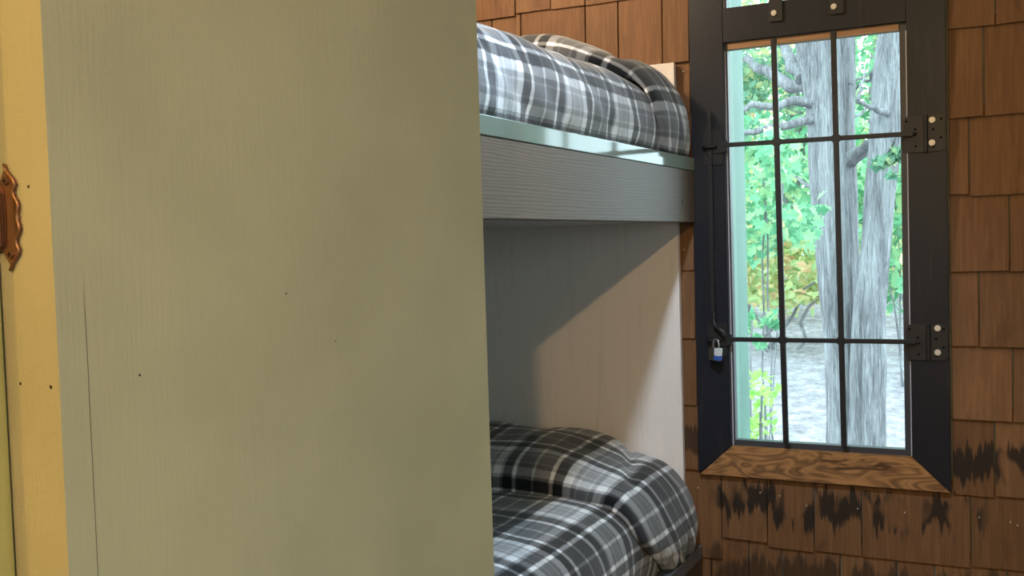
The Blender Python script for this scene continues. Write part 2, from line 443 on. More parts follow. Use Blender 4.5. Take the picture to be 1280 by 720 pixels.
row(-.843, -.660, XL, XR, [-.880, -.762, -.636, -.512, -.391, -.131, .05], offs={(-.76, -.64): .010, (-.63, -.52): -.003, (-.88, -.77): -.05})
row(-1.03, -.843, XL, XR, [-.689, -.60, -.447, -.306, -.216, -.05])
row(-1.21, -1.03, XL, XR); row(-1.315, -1.21, XL, XR)
for px, py, n in ((902, 493, 0), (1263, 653, 0), (1224, 647, 0), (1272, 657, 0), (1008, 632, 0), (1072, 636, 0), (950, 616, 0), (974, 620, 0), (872, 610, 0), (854, 89, 0), (855, 312, 0), (1131, 641, 0)):
    p = at(px, py, YW-.0005); p.z -= EZ
    cyl(wall, (p.x, p.y, p.z), (p.x, p.y+.006, p.z), .0016, 8, mi=2)
for f in wall.faces: f.smooth = False
wall_back = struct('wall_back', wall, [M['shingle'], M['wall_board'], M['bolt']])

# ------------------------------------------------------------------ window_1
win = empty('window_1', (-.497, YW, EZ)); win['kind'] = 'structure'
YC = 2.750
IX0, IX1 = -.727, -.264
b = bmesh.new(); prism(b, [(CX0, -.655), (CX0, 1.06), (IX0, 1.06), (IX0, -.571)], YC, YB-.001, .0012)
link('window_casing', b, M['black_paint'], win)
b = bmesh.new(); prism(b, [(CX1, -.655), (IX1, -.571), (IX1, 1.06), (CX1, 1.06)], YC, YB-.001, .0012)
link('window_casing', b, M['black_paint'], win)
b = bmesh.new(); prism(b, [(CX0+.002, -.6565), (IX0+.001, -.572), (IX1-.001, -.572), (CX1-.002, -.6565)], YC-.001, YB-.001, .0012)
link('bottom_casing', b, M['bare_wood'], win)
b = bmesh.new(); box(b, IX0+.0012, IX1-.0012, YC+.001, YB+.03, .523, .614, .0012); box(b, IX0+.001, IX1-.001, YC+.001, YB-.001, .975, 1.06, .001)
link('transom_rail', b, M['black_paint'], win)
def sash(z0, z1, top_mat, nm):
    b = bmesh.new()
    box(b, WX0+.001, IX0+.008, 2.764, 2.790, z0, z1, .001); box(b, IX1-.018, WX1-.001, 2.764, 2.790, z0, z1, .001)
    box(b, IX0+.008, IX1-.018, 2.764, 2.790, z0, z0+.022, .001)
    f = link(nm, b, M['sash'], win)
    b = bmesh.new(); box(b, IX0+.009, IX1-.0185, 2.762, 2.790, z1-.017, z1-.0005, .001)
    link('head_strip', b, top_mat, f)
    b = bmesh.new(); box(b, IX0+.001, IX0+.0035, 2.7615, 2.7645, z0+.004, z1-.02); box(b, IX1-.0035, IX1-.001, 2.7615, 2.7645, z0+.004, z1-.02); box(b, IX0+.004, IX1-.004, 2.7615, 2.7645, z0+.0015, z0+.004)
    link('putty_line', b, M['pale_edge'], f)
    b = bmesh.new(); box(b, IX0+.006, IX1-.016, 2.776, 2.780, z0+.012, z1-.012)
    link('glass_pane', b, M['glass'], f)
sash(-.5785, .522, M['tan_wood'], 'sash_frame')
sash(.594, .974, M['tan_wood'], 'sash_frame')
b = bmesh.new()
box(b, WX0-.02, WX0+.004, 2.791, 2.868, WZ0, WZ1); box(b, WX1-.004, WX1+.02, 2.791, 2.868, WZ0, WZ1)
box(b, WX0, WX1, 2.777, 2.868, WZ0-.02, WZ0+.03); box(b, WX0, WX1, 2.791, 2.868, WZ1-.003, WZ1+.02)
link('exterior_jamb', b, M['green_jamb_pale'], win)
b = bmesh.new()
box(b, WX0-.02, WX0+.0015, 2.869, 2.992, WZ0, WZ1, .001); box(b, WX1-.0015, WX1+.02, 2.869, 2.992, WZ0, WZ1, .001)
box(b, WX0, WX1, 2.869, 3.02, WZ0-.03, WZ0+.001, .001); box(b, WX0, WX1, 2.869, 2.992, WZ1-.001, WZ1+.02, .001)
box(b, WX0-.10, WX0-.0205, 2.961, 2.990, WZ0-.05, WZ1+.08, .003); box(b, WX1+.0205, WX1+.10, 2.961, 2.990, WZ0-.05, WZ1+.08, .003)
link('exterior_casing', b, M['green_jamb'], win)

# ------------------------------------------------------------------ iron grille, its hinges and hasps
YG = 2.738
gr = empty('window_grille', (-.5, YG, EZ))
tag(gr, 'hinged black iron bar grille across the tall lower window pane', 'window grille')
def bar(name, pts, w, parent, mat='iron', rnd=.002):
    b = bmesh.new()
    a, c = Vector(pts[0]), Vector(pts[1]); d = c-a
    t = bmesh.new(); bmesh.ops.create_cube(t, size=1)
    for v in t.verts: v.co = Vector((v.co.x*w[0], v.co.y*w[1], v.co.z*d.length))
    bmesh.ops.bevel(t, geom=t.edges[:], offset=rnd, segments=2, affect='EDGES')
    z = d.normalized(); y = Vector((0, 1, 0)); x = y.cross(z).normalized()
    R = Matrix((x, y, z)).transposed().to_4x4()
    merge(b, t, 0, Matrix.Translation((a+c)/2+Vector((0, 0, EZ))) @ R)
    return link(name, b, M[mat], parent)
VB = [((-.5885, YG, .517), (-.5765, YG, -.556)), ((-.4370, YG, .517), (-.4275, YG, -.553))]
HB = [((-.7225, YG-.001, .247), (-.250, YG-.001, .242)), ((-.7225, YG-.001, -.2775), (-.250, YG-.001, -.277))]
for a, c in VB: bar('upright_bar', (a, c), (.0145, .0120), gr)
for a, c in HB: bar('cross_bar', (a, c), (.0120, .0110), gr)
for hb in HB:                                             # welded, filleted crossings
    for va, vb in VB:
        t = (hb[0][2]-va[2])/(vb[2]-va[2]); x = va[0]+(vb[0]-va[0])*t; z = hb[0][2]+(hb[1][2]-hb[0][2])*((x-hb[0][0])/(hb[1][0]-hb[0][0]))
        b = bmesh.new()
        o = []
        for k, (sx, sz) in enumerate(((1, 1), (-1, 1), (-1, -1), (1, -1))):
            ang = [90, 0] if sx*sz > 0 else [0, 90]
            arc = []
            for j in range(5):
                q = math.radians(90*j/4); arc.append((x+sx*(.0145-.0085*math.sin(q)), z+sz*(.006+.0085*(1-math.cos(q)))))
            o += arc if sx*sz > 0 else arc[::-1]
        prism(b, o, YG-.0058, YG+.0048, .0008)
        link('weld', b, M['iron'], gr)
def hinge(zc, tip):
    b = bmesh.new()
    prism(b, rrect(-.2735, -.2265, zc-.045, zc+.045, .012, corners=(0, 1, 1, 0)), YC-.0045, YC-.0015, .0006)
    h = link('grille_hinge', b, M['iron'], gr)
    b = bmesh.new(); prism(b, rrect(-.2175, -.1775, zc-.045, zc+.045, .012, corners=(1, 0, 0, 1)), YC-.0045, YC-.0004, .0006)
    link('fixed_leaf', b, M['iron'], h)
    b = bmesh.new(); cyl(b, (-.222, YC-.005, zc-.0465), (-.222, YC-.005, zc+.0465), .0058, 16, bev=.001)
    for zz in (-.026, -.009, .009, .026): cyl(b, (-.222, YC-.005, zc+zz-.0006), (-.222, YC-.005, zc+zz+.0006), .0062, 16)
    link('knuckle', b, M['iron'], h)
    for x, z in tip:
        b = bmesh.new(); cyl(b, (x, YC-.0080, z), (x, YC-.0043, z), .0075, 20, r2=.0078, bev=.001)
        link('bolt_head', b, M['bolt'], h)
    for x, z in ((-.186, .034), (-.204, .009), (-.187, -.012), (-.204, -.034), (-.246, .012), (-.245, -.030), (-.266, .033)):
        b = bmesh.new(); cyl(b, (x, YC-.0047, zc+z), (x, YC-.003, zc+z), .0031, 12)
        link('screw_hole', b, M['hole'], h)
    b = bmesh.new(); cyl(b, (-.262, YC-.009, zc+.001), (-.241, YC-.0065, zc+.001), .0075, 12, r2=.003, bev=.001)
    link('weld', b, M['iron'], h)
hinge(.241, ((-.2065, .2735), (-.2075, .2175)))
hinge(-.279, ((-.200, -.243), (-.2005, -.3035)))
def hasp(zc):
    b = bmesh.new(); prism(b, rrect(-.786, -.732, zc-.050, zc+.045, .004), YC-.0042, YC-.0003, .0006)
    h = link('hasp_plate', b, M['iron'], gr)
    b = bmesh.new(); prism(b, rrect(-.780, -.7185, zc-.019, zc+.015, .007), YC-.0105, YC-.0045, .001)
    prism(b, rrect(-.731, -.7165, zc-.016, zc+.014, .002), YC-.0155, YC-.0107, .001)
    link('hasp_strap', b, M['iron'], h)
    b = bmesh.new()
    tube(b, spline([(-.7815, YC-.006, zc-.002), (-.7815, YC-.019, zc-.002), (-.774, YC-.0255, zc-.002), (-.757, YC-.0255, zc-.002), (-.7495, YC-.019, zc-.002), (-.7495, YC-.006, zc-.002)], 5), .0038, 10)
    link('staple', b, M['iron'], h)
hasp(.246); hasp(-.2775)

# upper grille: strap ends bolted to the transom rail
g2 = empty('window_grille', (-.5, YG, EZ+.6))
tag(g2, 'black iron strap grille bolted on the transom at the top of the window', 'window grille')
for xc, zb, bx, bz in ((-.5825, .561, -.588, .583), (-.4285, .561, -.436, .580)):
    b = bmesh.new(); prism(b, rrect(xc-.0185, xc+.0165, zb, 1.03, .002), YC-.006, YC-.0002, .0008)
    s = link('strap', b, M['iron'], g2)
    b = bmesh.new(); cyl(b, (bx, YC-.010, bz), (bx, YC-.0055, bz), .0072, 20, r2=.0078, bev=.001); link('bolt_head', b, M['bolt'], s)
bar('cross_bar', ((-.72, YG+.001, .80), (-.27, YG+.001, .80)), (.011, .011), g2)

# locking rod down the left casing, and its padlock
rod = bmesh.new()
pr = [(-.7645, YC-.0135, .342), (-.7655, YC-.0135, .06), (-.7665, YC-.0135, -.215)]
tt = bmesh.new(); bmesh.ops.create_cube(tt, size=1)
d = Vector(pr[2])-Vector(pr[0])
for v in tt.verts: v.co = Vector((v.co.x*.0105, v.co.y*.0055, v.co.z*d.length))
bmesh.ops.bevel(tt, geom=tt.edges[:], offset=.001, segments=2, affect='EDGES')
zx = -d.normalized(); yy = Vector((0, 1, 0)); xx = yy.cross(zx)
merge(rod, tt, 0, Matrix.Translation((Vector(pr[0])+Vector(pr[2]))/2+Vector((0, 0, EZ))) @ Matrix((xx, yy, zx)).transposed().to_4x4())
tube(rod, spline([(-.7645, YC-.0145, -.205), (-.764, YC-.016, -.228), (-.758, YC-.022, -.243), (-.746, YC-.029, -.249), (-.737, YC-.029, -.257), (-.736, YC-.027, -.269)], 6), .0045, 10)
o = link('locking_rod', rod, M['iron']); tag(o, 'long black iron locking rod down the left window casing', 'locking rod')

pl = empty('padlock', (-.757, YC-.030, EZ-.318))
tag(pl, 'small steel padlock hanging from the lower left grille hasp', 'padlock')
A = math.radians(-28); RZ = Matrix.Rotation(A, 4, 'Z') @ Matrix.Rotation(math.radians(5), 4, 'Y')
def local(name, bm, mat):
    bmesh.ops.transform(bm, matrix=Matrix.Translation(Vector((-.757, YC-.032, EZ-.315))) @ RZ @ Matrix.Translation((0, 0, -EZ)), verts=bm.verts)
    return link(name, bm, mat, pl)
b = bmesh.new()
for k in range(6): box(b, -.0165, .0165, -.0075+0*k, .0075, -.019+.0058*k, -.0136+.0058*k, .0012)
box(b, -.0160, .0160, -.007, .007, -.0185, .0155, .0012)
local('lock_body', b, M['lock_body'])
b = bmesh.new(); tube(b, spline([(-.0095, 0, .014), (-.0098, 0, .028), (-.006, 0, .0365), (0, 0, .0395), (.006, 0, .0365), (.0098, 0, .028), (.0095, 0, .014)], 6), .0029, 12)
local('shackle', b, M['chrome'])
b = bmesh.new(); box(b, .0022, .0172, -.0082, .0082, -.004, .0165, .001); local('white_band', b, M['label_white'])
b = bmesh.new(); box(b, .0018, .0174, -.0084, .0084, -.0165, -.0045, .001); local('blue_band', b, M['label_blue'])

# ------------------------------------------------------------------ wardrobe in the foreground
PX, PY0, PY1 = -.480, .3915, .8955
wr = empty('wardrobe', (-1.0, .64, 0))
tag(wr, 'beige green painted wardrobe with a plain side filling the left foreground', 'wardrobe')
b = bmesh.new(); box(b, PX-.018, PX, PY0+.0196, PY1, ZF, 1.06)
bmesh.ops.bevel(b, geom=[e for e in b.edges if all(v.co.x > PX-.001 and v.co.y > PY1-.001 for v in e.verts)], offset=.0018, segments=3, affect='EDGES')
side = link('side_panel', b, M['panel'], wr)
b = bmesh.new()
box(b, -.545, PX, PY0, PY0+.0196, ZF, 1.06); box(b, XL+.02, XL+.07, PY0, PY0+.0196, ZF, 1.06, .0009)
box(b, XL+.07, -.545, PY0, PY0+.0196, 1.0, 1.06, .0009); box(b, XL+.07, -.545, PY0, PY0+.0196, ZF, ZF+.09, .0009)
link('face_frame', b, M['panel'], wr)
b = bmesh.new(); box(b, XL+.02, XL+.038, PY0+.02, PY1, ZF, 1.06); box(b, XL+.038, PX-.019, PY1-.012, PY1-.001, ZF, 1.06); box(b, XL+.038, PX-.019, PY0+.02, PY1-.012, 1.04, 1.06); box(b, XL+.038, PX-.019, PY0+.02, PY1-.012, ZF+.07, ZF+.088)
link('carcass', b, M['panel'], wr)
DX = -.5215
b = bmesh.new(); box(b, -1.07, DX, PY0-.0195, PY0-.0012, ZF+.07, 1.02, .0035, 3)
door = link('cabinet_door', b, M['door_paint'], wr)
b = bmesh.new(); box(b, XL+.05, -1.073, PY0-.0195, PY0-.0012, ZF+.07, 1.02, .0035, 3); link('cabinet_door', b, M['door_paint'], wr)
# decorative hinge: scalloped plate on the stile, barrel and knuckles against the door edge
zs = lambda v: v
half = [(0.0, .0005), (.0035, .0022), (.0065, .0052), (.0090, .0078), (.0118, .0088), (.0140, .0076), (.0160, .0068), (.0185, .0075), (.0205, .0092), (.0232, .0104), (.0258, .0100), (.0280, .0090), (.0300, .0092)]
ztop, zbot = .0535, -.0065
right = [(-.5140+w, ztop-h) for h, w in half]+[(-.5140+w, zbot+h) for h, w in half[::-1]]
right = [(x+.0012*(ztop-z)/.06, z) for x, z in right]
out = right+[(-.5145, zbot+.004), (-.5205, zbot+.012), (-.5205, ztop-.012), (-.5150, ztop-.003)]
b = bmesh.new(); prism(b, out, PY0-.0016, PY0-.0001, .0004)
hg = link('cabinet_hinge', b, M['copper'], wr)
b = bmesh.new(); tube(b, [(x-.0010, PY0-.0018, z) for x, z in right], .0009, 8); link('scalloped_rim', b, M['copper'], hg)
b = bmesh.new()
prism(b, [(-.5200, .0425), (-.5165, .0410), (-.5150, .0370), (-.5145, .0235), (-.5152, .0100), (-.5170, .0060), (-.5200, .0045)], PY0-.0034, PY0-.0012, .0008)
prism(b, rrect(-.5235, -.5165, .0065, .0405, .0012), PY0-.0062, PY0-.0030, .0009)
link('barrel', b, M['copper'], hg)
b = bmesh.new()
for a, c in ((.0385, .0315), (.0300, .0225), (.0210, .0140), (.0125, .0080)): cyl(b, (-.5238, PY0-.0075, a), (-.5238, PY0-.0075, c), .0036, 16, bev=.0006)
cyl(b, (-.5238, PY0-.0075, .0400), (-.5238, PY0-.0075, .0066), .0022, 12)
link('knuckle', b, M['copper'], hg)
for x, z in ((-.5128, .0440), (-.5117, .0026)):
    b = bmesh.new(); cyl(b, (x, PY0-.0032, z), (x, PY0-.0012, z), .0021, 16, r2=.0027, bev=.0004)
    sc = link('screw', b, M['copper'], hg)
    b = bmesh.new(); box(b, x-.0015, x+.0015, PY0-.00335, PY0-.0031, z-.0003, z+.0003); box(b, x-.0003, x+.0003, PY0-.00335, PY0-.0031, z-.0015, z+.0015)
    for f in b.faces: f.material_index = 0
    tmp = bpy.data.meshes.new('slots'); b.to_mesh(tmp); b.free()
    sc.data.materials.append(M['hole'])
    full = bmesh.new(); full.from_mesh(sc.data); n0 = len(full.faces); full.from_mesh(tmp); full.faces.ensure_lookup_table()
    for f in full.faces[n0:]: f.material_index = 1
    full.to_mesh(sc.data); full.free(); bpy.data.meshes.remove(tmp)

# ------------------------------------------------------------------ bunk bed
RX, RT = -.815, .038
UR, LR = .219, -.855                    # rail tops
BY0, BY1 = .905, 2.7495
bed = empty('bunk_bed', (-1.25, 1.83, 0))
tag(bed, 'built-in wooden bunk bed with pale headboard left of the window', 'bunk bed')
b = bmesh.new(); box(b, RX-RT, RX, BY0, BY1, .043, .1835, .0022, 2); link('upper_rail', b, M['rail'], bed)
b = bmesh.new(); box(b, RX-RT, RX+.0015, BY0, BY1, .1840, UR, .0018, 2); tag(link('rail_cap', b, M['gloss'], bed), 'glossy painted cap strip with green reflection in its colour')
b = bmesh.new(); box(b, RX-RT, RX, BY0, BY1, LR-.036, LR-.0005, .0018); tag(link('rail_cap', b, M['slate_gloss'], bed), 'glossy slate grey painted cap strip')
b = bmesh.new(); box(b, RX-RT, RX-.0015, BY0, BY1, LR-.19, LR-.0365, .0018); link('lower_rail', b, M['dark_rail'], bed)
b = bmesh.new(); box(b, XL+.002, -.861, 2.738, 2.7560, -1.02, .483, .0012); link('headboard', b, M['white_board'], bed)
b = bmesh.new(); box(b, XL+.002, -.861, BY0, BY0+.018, -1.02, .483, .0012); link('footboard', b, M['white_board'], bed)
b = bmesh.new(); box(b, XL+.002, RX-RT-.0005, BY0+.019, 2.7375, .046, .064); link('upper_deck', b, M['grey_deck'], bed)
b = bmesh.new(); box(b, XL+.002, RX-RT-.0005, BY0+.019, 2.7375, -1.01, -.992); link('lower_deck', b, M['grey_deck'], bed)
b = bmesh.new(); box(b, RX-RT, RX-.003, BY1-.09, BY1, ZF, LR-.1905, .002); link('leg', b, M['dark_rail'], bed)
b = bmesh.new(); box(b, RX-RT, RX-.003, BY0, BY0+.09, ZF, LR-.1905, .002); link('leg', b, M['dark_rail'], bed)
b = bmesh.new(); box(b, RX-RT-.03, RX-RT-.004, BY0+.02, BY1-.02, ZF, LR-.1905); link('kick_board', b, M['dark_rail'], bed)

for zr, z0, w in ((UR, .064, 'upper'), (LR, -.992, 'lower')):
    b = bmesh.new(); box(b, XL+.03, -.895, .95, 2.72, z0+.001, zr+.17, .05, 4)
    o = link('mattress', b, M['mattress'], smooth=True)
    tag(o, 'mattress hidden under the plaid blanket of the %s bunk' % w, 'mattress')

def profile(zr):
    pts = [(-.866, zr-.045), (-.858, zr-.005), (-.843, zr+.055), (-.848, zr+.115), (-.874, zr+.168), (-.922, zr+.2), (-1.0, zr+.217), (-1.12, zr+.224), (-1.3, zr+.226), (-1.5, zr+.224), (-1.66, zr+.22)]
    P = [Vector((q.x, q.y)) for q in spline([(x, z, 0) for x, z in pts], 14)]
    S = [0]
    for a, c in zip(P, P[1:]): S.append(S[-1]+(c-a).length)
    def ev(s):
        s = max(0, min(S[-1]-1e-6, s))
        i = max(j for j in range(len(S)-1) if S[j] <= s)
        t = (s-S[i])/(S[i+1]-S[i]); p = P[i].lerp(P[i+1], t)
        d = (P[min(i+2, len(P)-1)]-P[max(i-1, 0)]).normalized()
        return p, Vector((d.y, -d.x)) if (d.y > 0 or d.x < 0) else Vector((d.y, -d.x))
    return ev, S[-1]
def sm(x, a, b):
    t = max(0, min(1, (x-a)/(b-a))); return t*t*(3-2*t)
def grid_mesh(name, fn, nu, nv, uvf, thick=.004):
    bm = bmesh.new(); uvl = bm.loops.layers.uv.new('UVMap')
    vs = [[bm.verts.new(fn(i/nu, j/nv)) for j in range(nv+1)] for i in range(nu+1)]
    # arc length coordinates so that the weave keeps its size over bumps
    for i in range(nu):
        for j in range(nv):
            f = bm.faces.new((vs[i][j], vs[i+1][j], vs[i+1][j+1], vs[i][j+1])); f.smooth = True
            for lp, (a, c) in zip(f.loops, ((i, j), (i+1, j), (i+1, j+1), (i, j+1))): lp[uvl].uv = uvf(a/nu, c/nv, a, c, vs)
    return bm
def blanket(zr, seed, uo, vo, label):
    ev, L = profile(zr)
    def fn(u, v):
        s = u*L; y = .93+v*(2.705-.93)
        p, n = ev(s)
        nz = noise.noise(Vector((s*5+seed, y*4, seed)))*.007+noise.noise(Vector((s*14, y*12+seed, 3)))*.003
        hem = 1-sm(s, .03, .12)                         # gathers where it is tucked behind the rail
        nz += hem*(.006*noise.noise(Vector((y*9, seed, 0)))+.004*noise.noise(Vector((y*26, seed, 1))))
        side = sm(s, .02, .08)*(1-sm(s, .16, .30))
        nz += side*(.007*noise.noise(Vector((y*5+seed, s*6, 2)))+.005*noise.noise(Vector((y*13+s*18, seed, 5))))
        nz -= .010*sm(y, 2.30, 2.55)*sm(s, .2, .5)
        q = p+n*nz
        return (q.x, y, q.y+EZ)
    b = grid_mesh('b', fn, 110, 200, lambda u, v, i, j, vs: (u*L*1.1+uo, v*(2.705-.93)+vo))
    o = link('plaid_blanket', b, M['plaid'], smooth=True)
    tag(o, label, 'blanket'); return o
def pillow(zr, seed, uo, vo, yflat, ycorner, yhem, label):
    ev, L = profile(zr)
    s0 = .030
    def H(s):
        x = -ev(s)[0].x
        return .033+.017*sm(x, .855, .93)+.062*sm(x, .93, 1.13) if s > .15 else .033
    def yf(s):
        if s < .20: return yhem+(ycorner-yhem)*sm(s, .0, .20)
        return ycorner+(yflat-ycorner)*sm(s, .20, .40)
    def fn(u, v):
        s = s0+u*(L-.04-s0)
        p, n = ev(s)
        a0 = -.30*sm(s, .22, .5)
        ph = a0+(math.pi-a0)*v
        y0, y1 = yf(s), 2.732
        c, q = math.cos(ph), math.sin(ph)
        t = .5-.5*math.copysign(abs(c)**.75, c)
        y = y0+(y1-y0)*t
        h = H(s)*(math.copysign(abs(q)**.62, q) if q > 0 else q*.55)*(.86+.14*t)+.004
        if q < 0: h = .004+.075*q
        h *= 1+.10*noise.noise(Vector((s*6+seed, y*6, 1)))
        h += .0035*noise.noise(Vector((s*16, y*18+seed, 4)))
        hem = 1-sm(s, s0, .15)
        h += hem*(.009*noise.noise(Vector((y*17+seed, 0, 2)))+.007*math.sin(y*88+4*noise.noise(Vector((y*4, seed, 0)))))*sm(v, .02, .12)
        # fold running diagonally over the shoulder
        h -= .012*math.exp(-((s-.30-(y-2.5)*.35)/.018)**2)*sm(v, .25, .5)
        h = max(h, .003) if q > 0 else h
        q2 = p+n*h
        zz = q2.y+EZ
        if s < .12: zz = max(zz, zr+EZ+.0015+.007*abs(noise.noise(Vector((y*22+seed, 3, 1))))*hem)
        return (q2.x, min(y, 2.7335), zz)
    cache = {}
    def uvf(u, v, i, j, vs):
        if i not in cache:
            acc = [0.0]
            for k in range(1, len(vs[i])): acc.append(acc[-1]+(vs[i][k].co-vs[i][k-1].co).length)
            cache[i] = [a-acc[len(acc)//2] for a in acc]
        return ((s0+u*(L-.04-s0))*1.1+uo, cache[i][j]+vo)
    b = grid_mesh('p', fn, 130, 90, uvf)
    o = link('pillow', b, M['plaid'], smooth=True)
    md = o.modifiers.new('thickness', 'SOLIDIFY'); md.thickness = .006; md.offset = -1
    tag(o, label, 'pillow'); return o
blanket(UR, 3.1, .22, .184, 'black and white plaid fleece blanket on the upper bunk')
blanket(LR, 8.7, -.03, -.006, 'black and white plaid fleece blanket on the lower bunk')
pillow(UR, 2.2, .22, .28, 2.37, 2.485, 2.575, 'pillow under plaid cloth at the head of the upper bunk')
pillow(LR, 5.9, -.03, .18, 2.300, 2.300, 2.53, 'pillow under plaid cloth at the head of the lower bunk')

# ------------------------------------------------------------------ outdoors
GZ = -1.95
def gz(x, y): return GZ+.145*max(0, min(y, 13)-5)+.05*max(0, y-13)+.10*noise.noise(Vector((x*.25, y*.25, 0)))+.03*noise.noise(Vector((x*1.3, y*1.3, 2)))
b = bmesh.new()
NX, NY = 70, 60
gv = [[None]*(NY+1) for _ in range(NX+1)]
for i in range(NX+1):
    for j in range(NY+1):
        x = -30+60*i/NX; y = -18+60*j/NY
        gv[i][j] = b.verts.new((x, y, gz(x, y)+EZ))
for i in range(NX):
    for j in range(NY): b.faces.new((gv[i][j], gv[i+1][j], gv[i+1][j+1], gv[i][j+1])).smooth = True
o = link('ground', b, M['ground'], smooth=True); o['kind'] = 'structure'

def leaf(bm, p, size, nrm, ang, lobed=False):
    z = nrm.normalized(); x = z.orthogonal().normalized(); y = z.cross(x)
    x, y = x*math.cos(ang)+y*math.sin(ang), -x*math.sin(ang)+y*math.cos(ang)
    def P(a, c, d=0): return bm.verts.new(p+x*(a*size)+y*(c*size)+z*(d*size))
    if lobed:
        o = [(-.5, 0, 0), (-.25, .22, .08), (-.12, .50, .12), (.06, .24, .05), (.30, .40, .08), (.30, .14, .02), (.62, 0, -.06)]
        m0 = P(0, 0); tip = P(*o[-1]); st = P(*o[0])
        up = [P(*q) for q in o[1:-1]]; dn = [P(a, -c, d) for a, c, d in o[1:-1]]
        bm.faces.new([st]+[up[0]]+up[1:]+[tip, m0]); bm.faces.new([m0, tip]+dn[::-1]+[st])
    else:
        a, t = P(-.5, 0), P(.5, 0, -.05)
        u1, u2 = P(-.1, .26, .07), P(.2, .2, .04); d1, d2 = P(-.1, -.26, .07), P(.2, -.2, .04)
        bm.faces.new((a, u1, u2, t)); bm.faces.new((a, t, d2, d1))
def rnd3():
    while True:
        v = Vector((random.uniform(-1, 1), random.uniform(-1, 1), random.uniform(-1, 1)))
        if v.length <= 1: return v
def cloud(bm, c, r, n, size, lobed=False, clump=0, down=.4):
    "leaves through an ellipsoid, gathered in sprays"
    cs = [rnd3() for _ in range(clump)] if clump else None
    for _ in range(n):
        v = rnd3()
        if cs: v = random.choice(cs)*.92+v*(.30)
        p = Vector(c)+Vector((v.x*r[0], v.y*r[1], v.z*r[2]))
        nn = (rnd3()+Vector((0, -.35, down))).normalized()
        leaf(bm, p, size*random.uniform(.65, 1.3), nn, random.uniform(0, 6.28), lobed)
def trunk_pts(px, Y):
    pts = []; rad = []
    for x, y, w in px:
        p = at(x, y, Y); p.z -= EZ; pts.append(p); rad.append(w*Y/F/2/.97)
    return pts, rad
def trunk(bm, px, Y, seed, n=56, sub=26, knots=()):
    pts, rad = trunk_pts(px, Y)
    sp = spline([(p.x, p.y, p.z) for p in pts], sub)
    rr = [v.x for v in spline([(r, 0, 0) for r in rad], sub)]
    def fn(i, a, p):
        ca, sa = math.cos(a), math.sin(a)
        f = 1+.20*noise.noise(Vector((ca*2.6+seed, sa*2.6, p.z*.8)))+.12*noise.noise(Vector((ca*10+seed, sa*10, p.z*1.4)))
        f += .05*noise.noise(Vector((ca*2, sa*2+seed, p.z*4)))
        return f
    tube(bm, sp, rr, n, fn=fn)
def limb(bm, a, c, r0, r1, seed, sag=.06, n=8, seg=9):
    "branch between pixels a and c given as (px,py,Y)"
    A, C = at(*a), at(*c)
    pts = [A.lerp(C, i/seg)+Vector((noise.noise(Vector((i*.7, seed, 0))), noise.noise(Vector((i*.7, seed, 5))), noise.noise(Vector((i*.6, seed, 9)))-.3*math.sin(math.pi*i/seg)))*sag*(C-A).length for i in range(seg+1)]
    tube(bm, pts, [r0+(r1-r0)*i/seg for i in range(seg+1)], n, lift=False)

TY = 6.6
def cedar(label, px, Y, seed, limbs, clouds):
    base = trunk_pts(px[-1:], Y)[0][0]
    t = empty('cedar_tree', (base.x, base.y, gz(base.x, base.y)+EZ)); tag(t, label, 'tree')
    b = bmesh.new(); trunk(b, px, Y, seed); link('trunk', b, M['bark'], t)
    if limbs:
        for i, l in enumerate(limbs):
            b = bmesh.new(); limb(b, *l, seed+i); link('branch', b, M['bark'], t)
    if clouds:
        b = bmesh.new()
        for c, r, n, s, lob in clouds: cloud(b, c, r, n, s, lob, clump=max(4, n//40))
        link('foliage', b, M['leaf_dark'], t)
cedar('shaggy grey cedar trunk leaning left behind the middle panes',
      [(985, -190, 62), (1000, -60, 58), (1018, 40, 50), (1032, 150, 42), (1038, 250, 40), (1044, 350, 36), (1049, 450, 34), (1053, 560, 36), (1056, 720, 44)], TY, 1.0,
      [((1022, 122, TY-.05), (900, 138, TY-.5), .035, .012), ((1024, 146, TY-.05), (896, 170, TY-.6), .032, .012),
       ((1016, 118, TY), (912, 62, TY+.3), .05, .022), ((1004, 100, TY), (960, 20, TY+.5), .05, .02), ((1032, 240, TY+.1), (985, 215, TY+.7), .02, .006), ((1034, 258, TY), (975, 262, TY+.4), .016, .005)],
      [(at(930, 70, TY+.5), (.55, .6, .35), 700, .06, False), (at(955, 130, TY+.8), (.5, .6, .35), 600, .06, False), (at(905, 150, TY+.4), (.45, .5, .3), 450, .06, False)])
cedar('slim grey cedar trunk between the two thicker trunks',
      [(1050, -190, 34), (1050, -60, 32), (1051, 40, 30), (1053, 150, 26), (1058, 250, 24), (1061, 340, 26), (1066, 430, 34), (1073, 540, 40), (1080, 720, 46)], TY+.35, 4.0,
      [((1062, 200, TY+.3), (1098, 172, TY+.1), .055, .028), ((1060, 105, TY+.3), (1100, 85, TY+.5), .012, .004), ((1060, 150, TY+.3), (1105, 120, TY+.9), .012, .004)], [])
cedar('thick pale grey cedar trunk leaning right behind the right panes',
      [(1150, -190, 40), (1136, -60, 40), (1122, 40, 36), (1111, 110, 32), (1106, 190, 33), (1099, 260, 32), (1093, 330, 33), (1086, 400, 36), (1086, 460, 40), (1085, 530, 40), (1083, 610, 46), (1083, 720, 58)], TY-.1, 7.0,
      [((1110, 142, TY-.2), (1070, 125, TY-.5), .022, .010), ((1072, 126, TY-.5), (1082, 88, TY-.4), .012, .005), ((1095, 90, TY), (1062, 112, TY+.8), .012, .004), ((1104, 200, TY-.25), (1122, 168, TY-.6), .016, .006)],
      [(at(1112, 205, TY-.5), (.10, .1, .08), 40, .09, True), (at(1125, 190, TY-.5), (.10, .1, .08), 30, .08, False)])

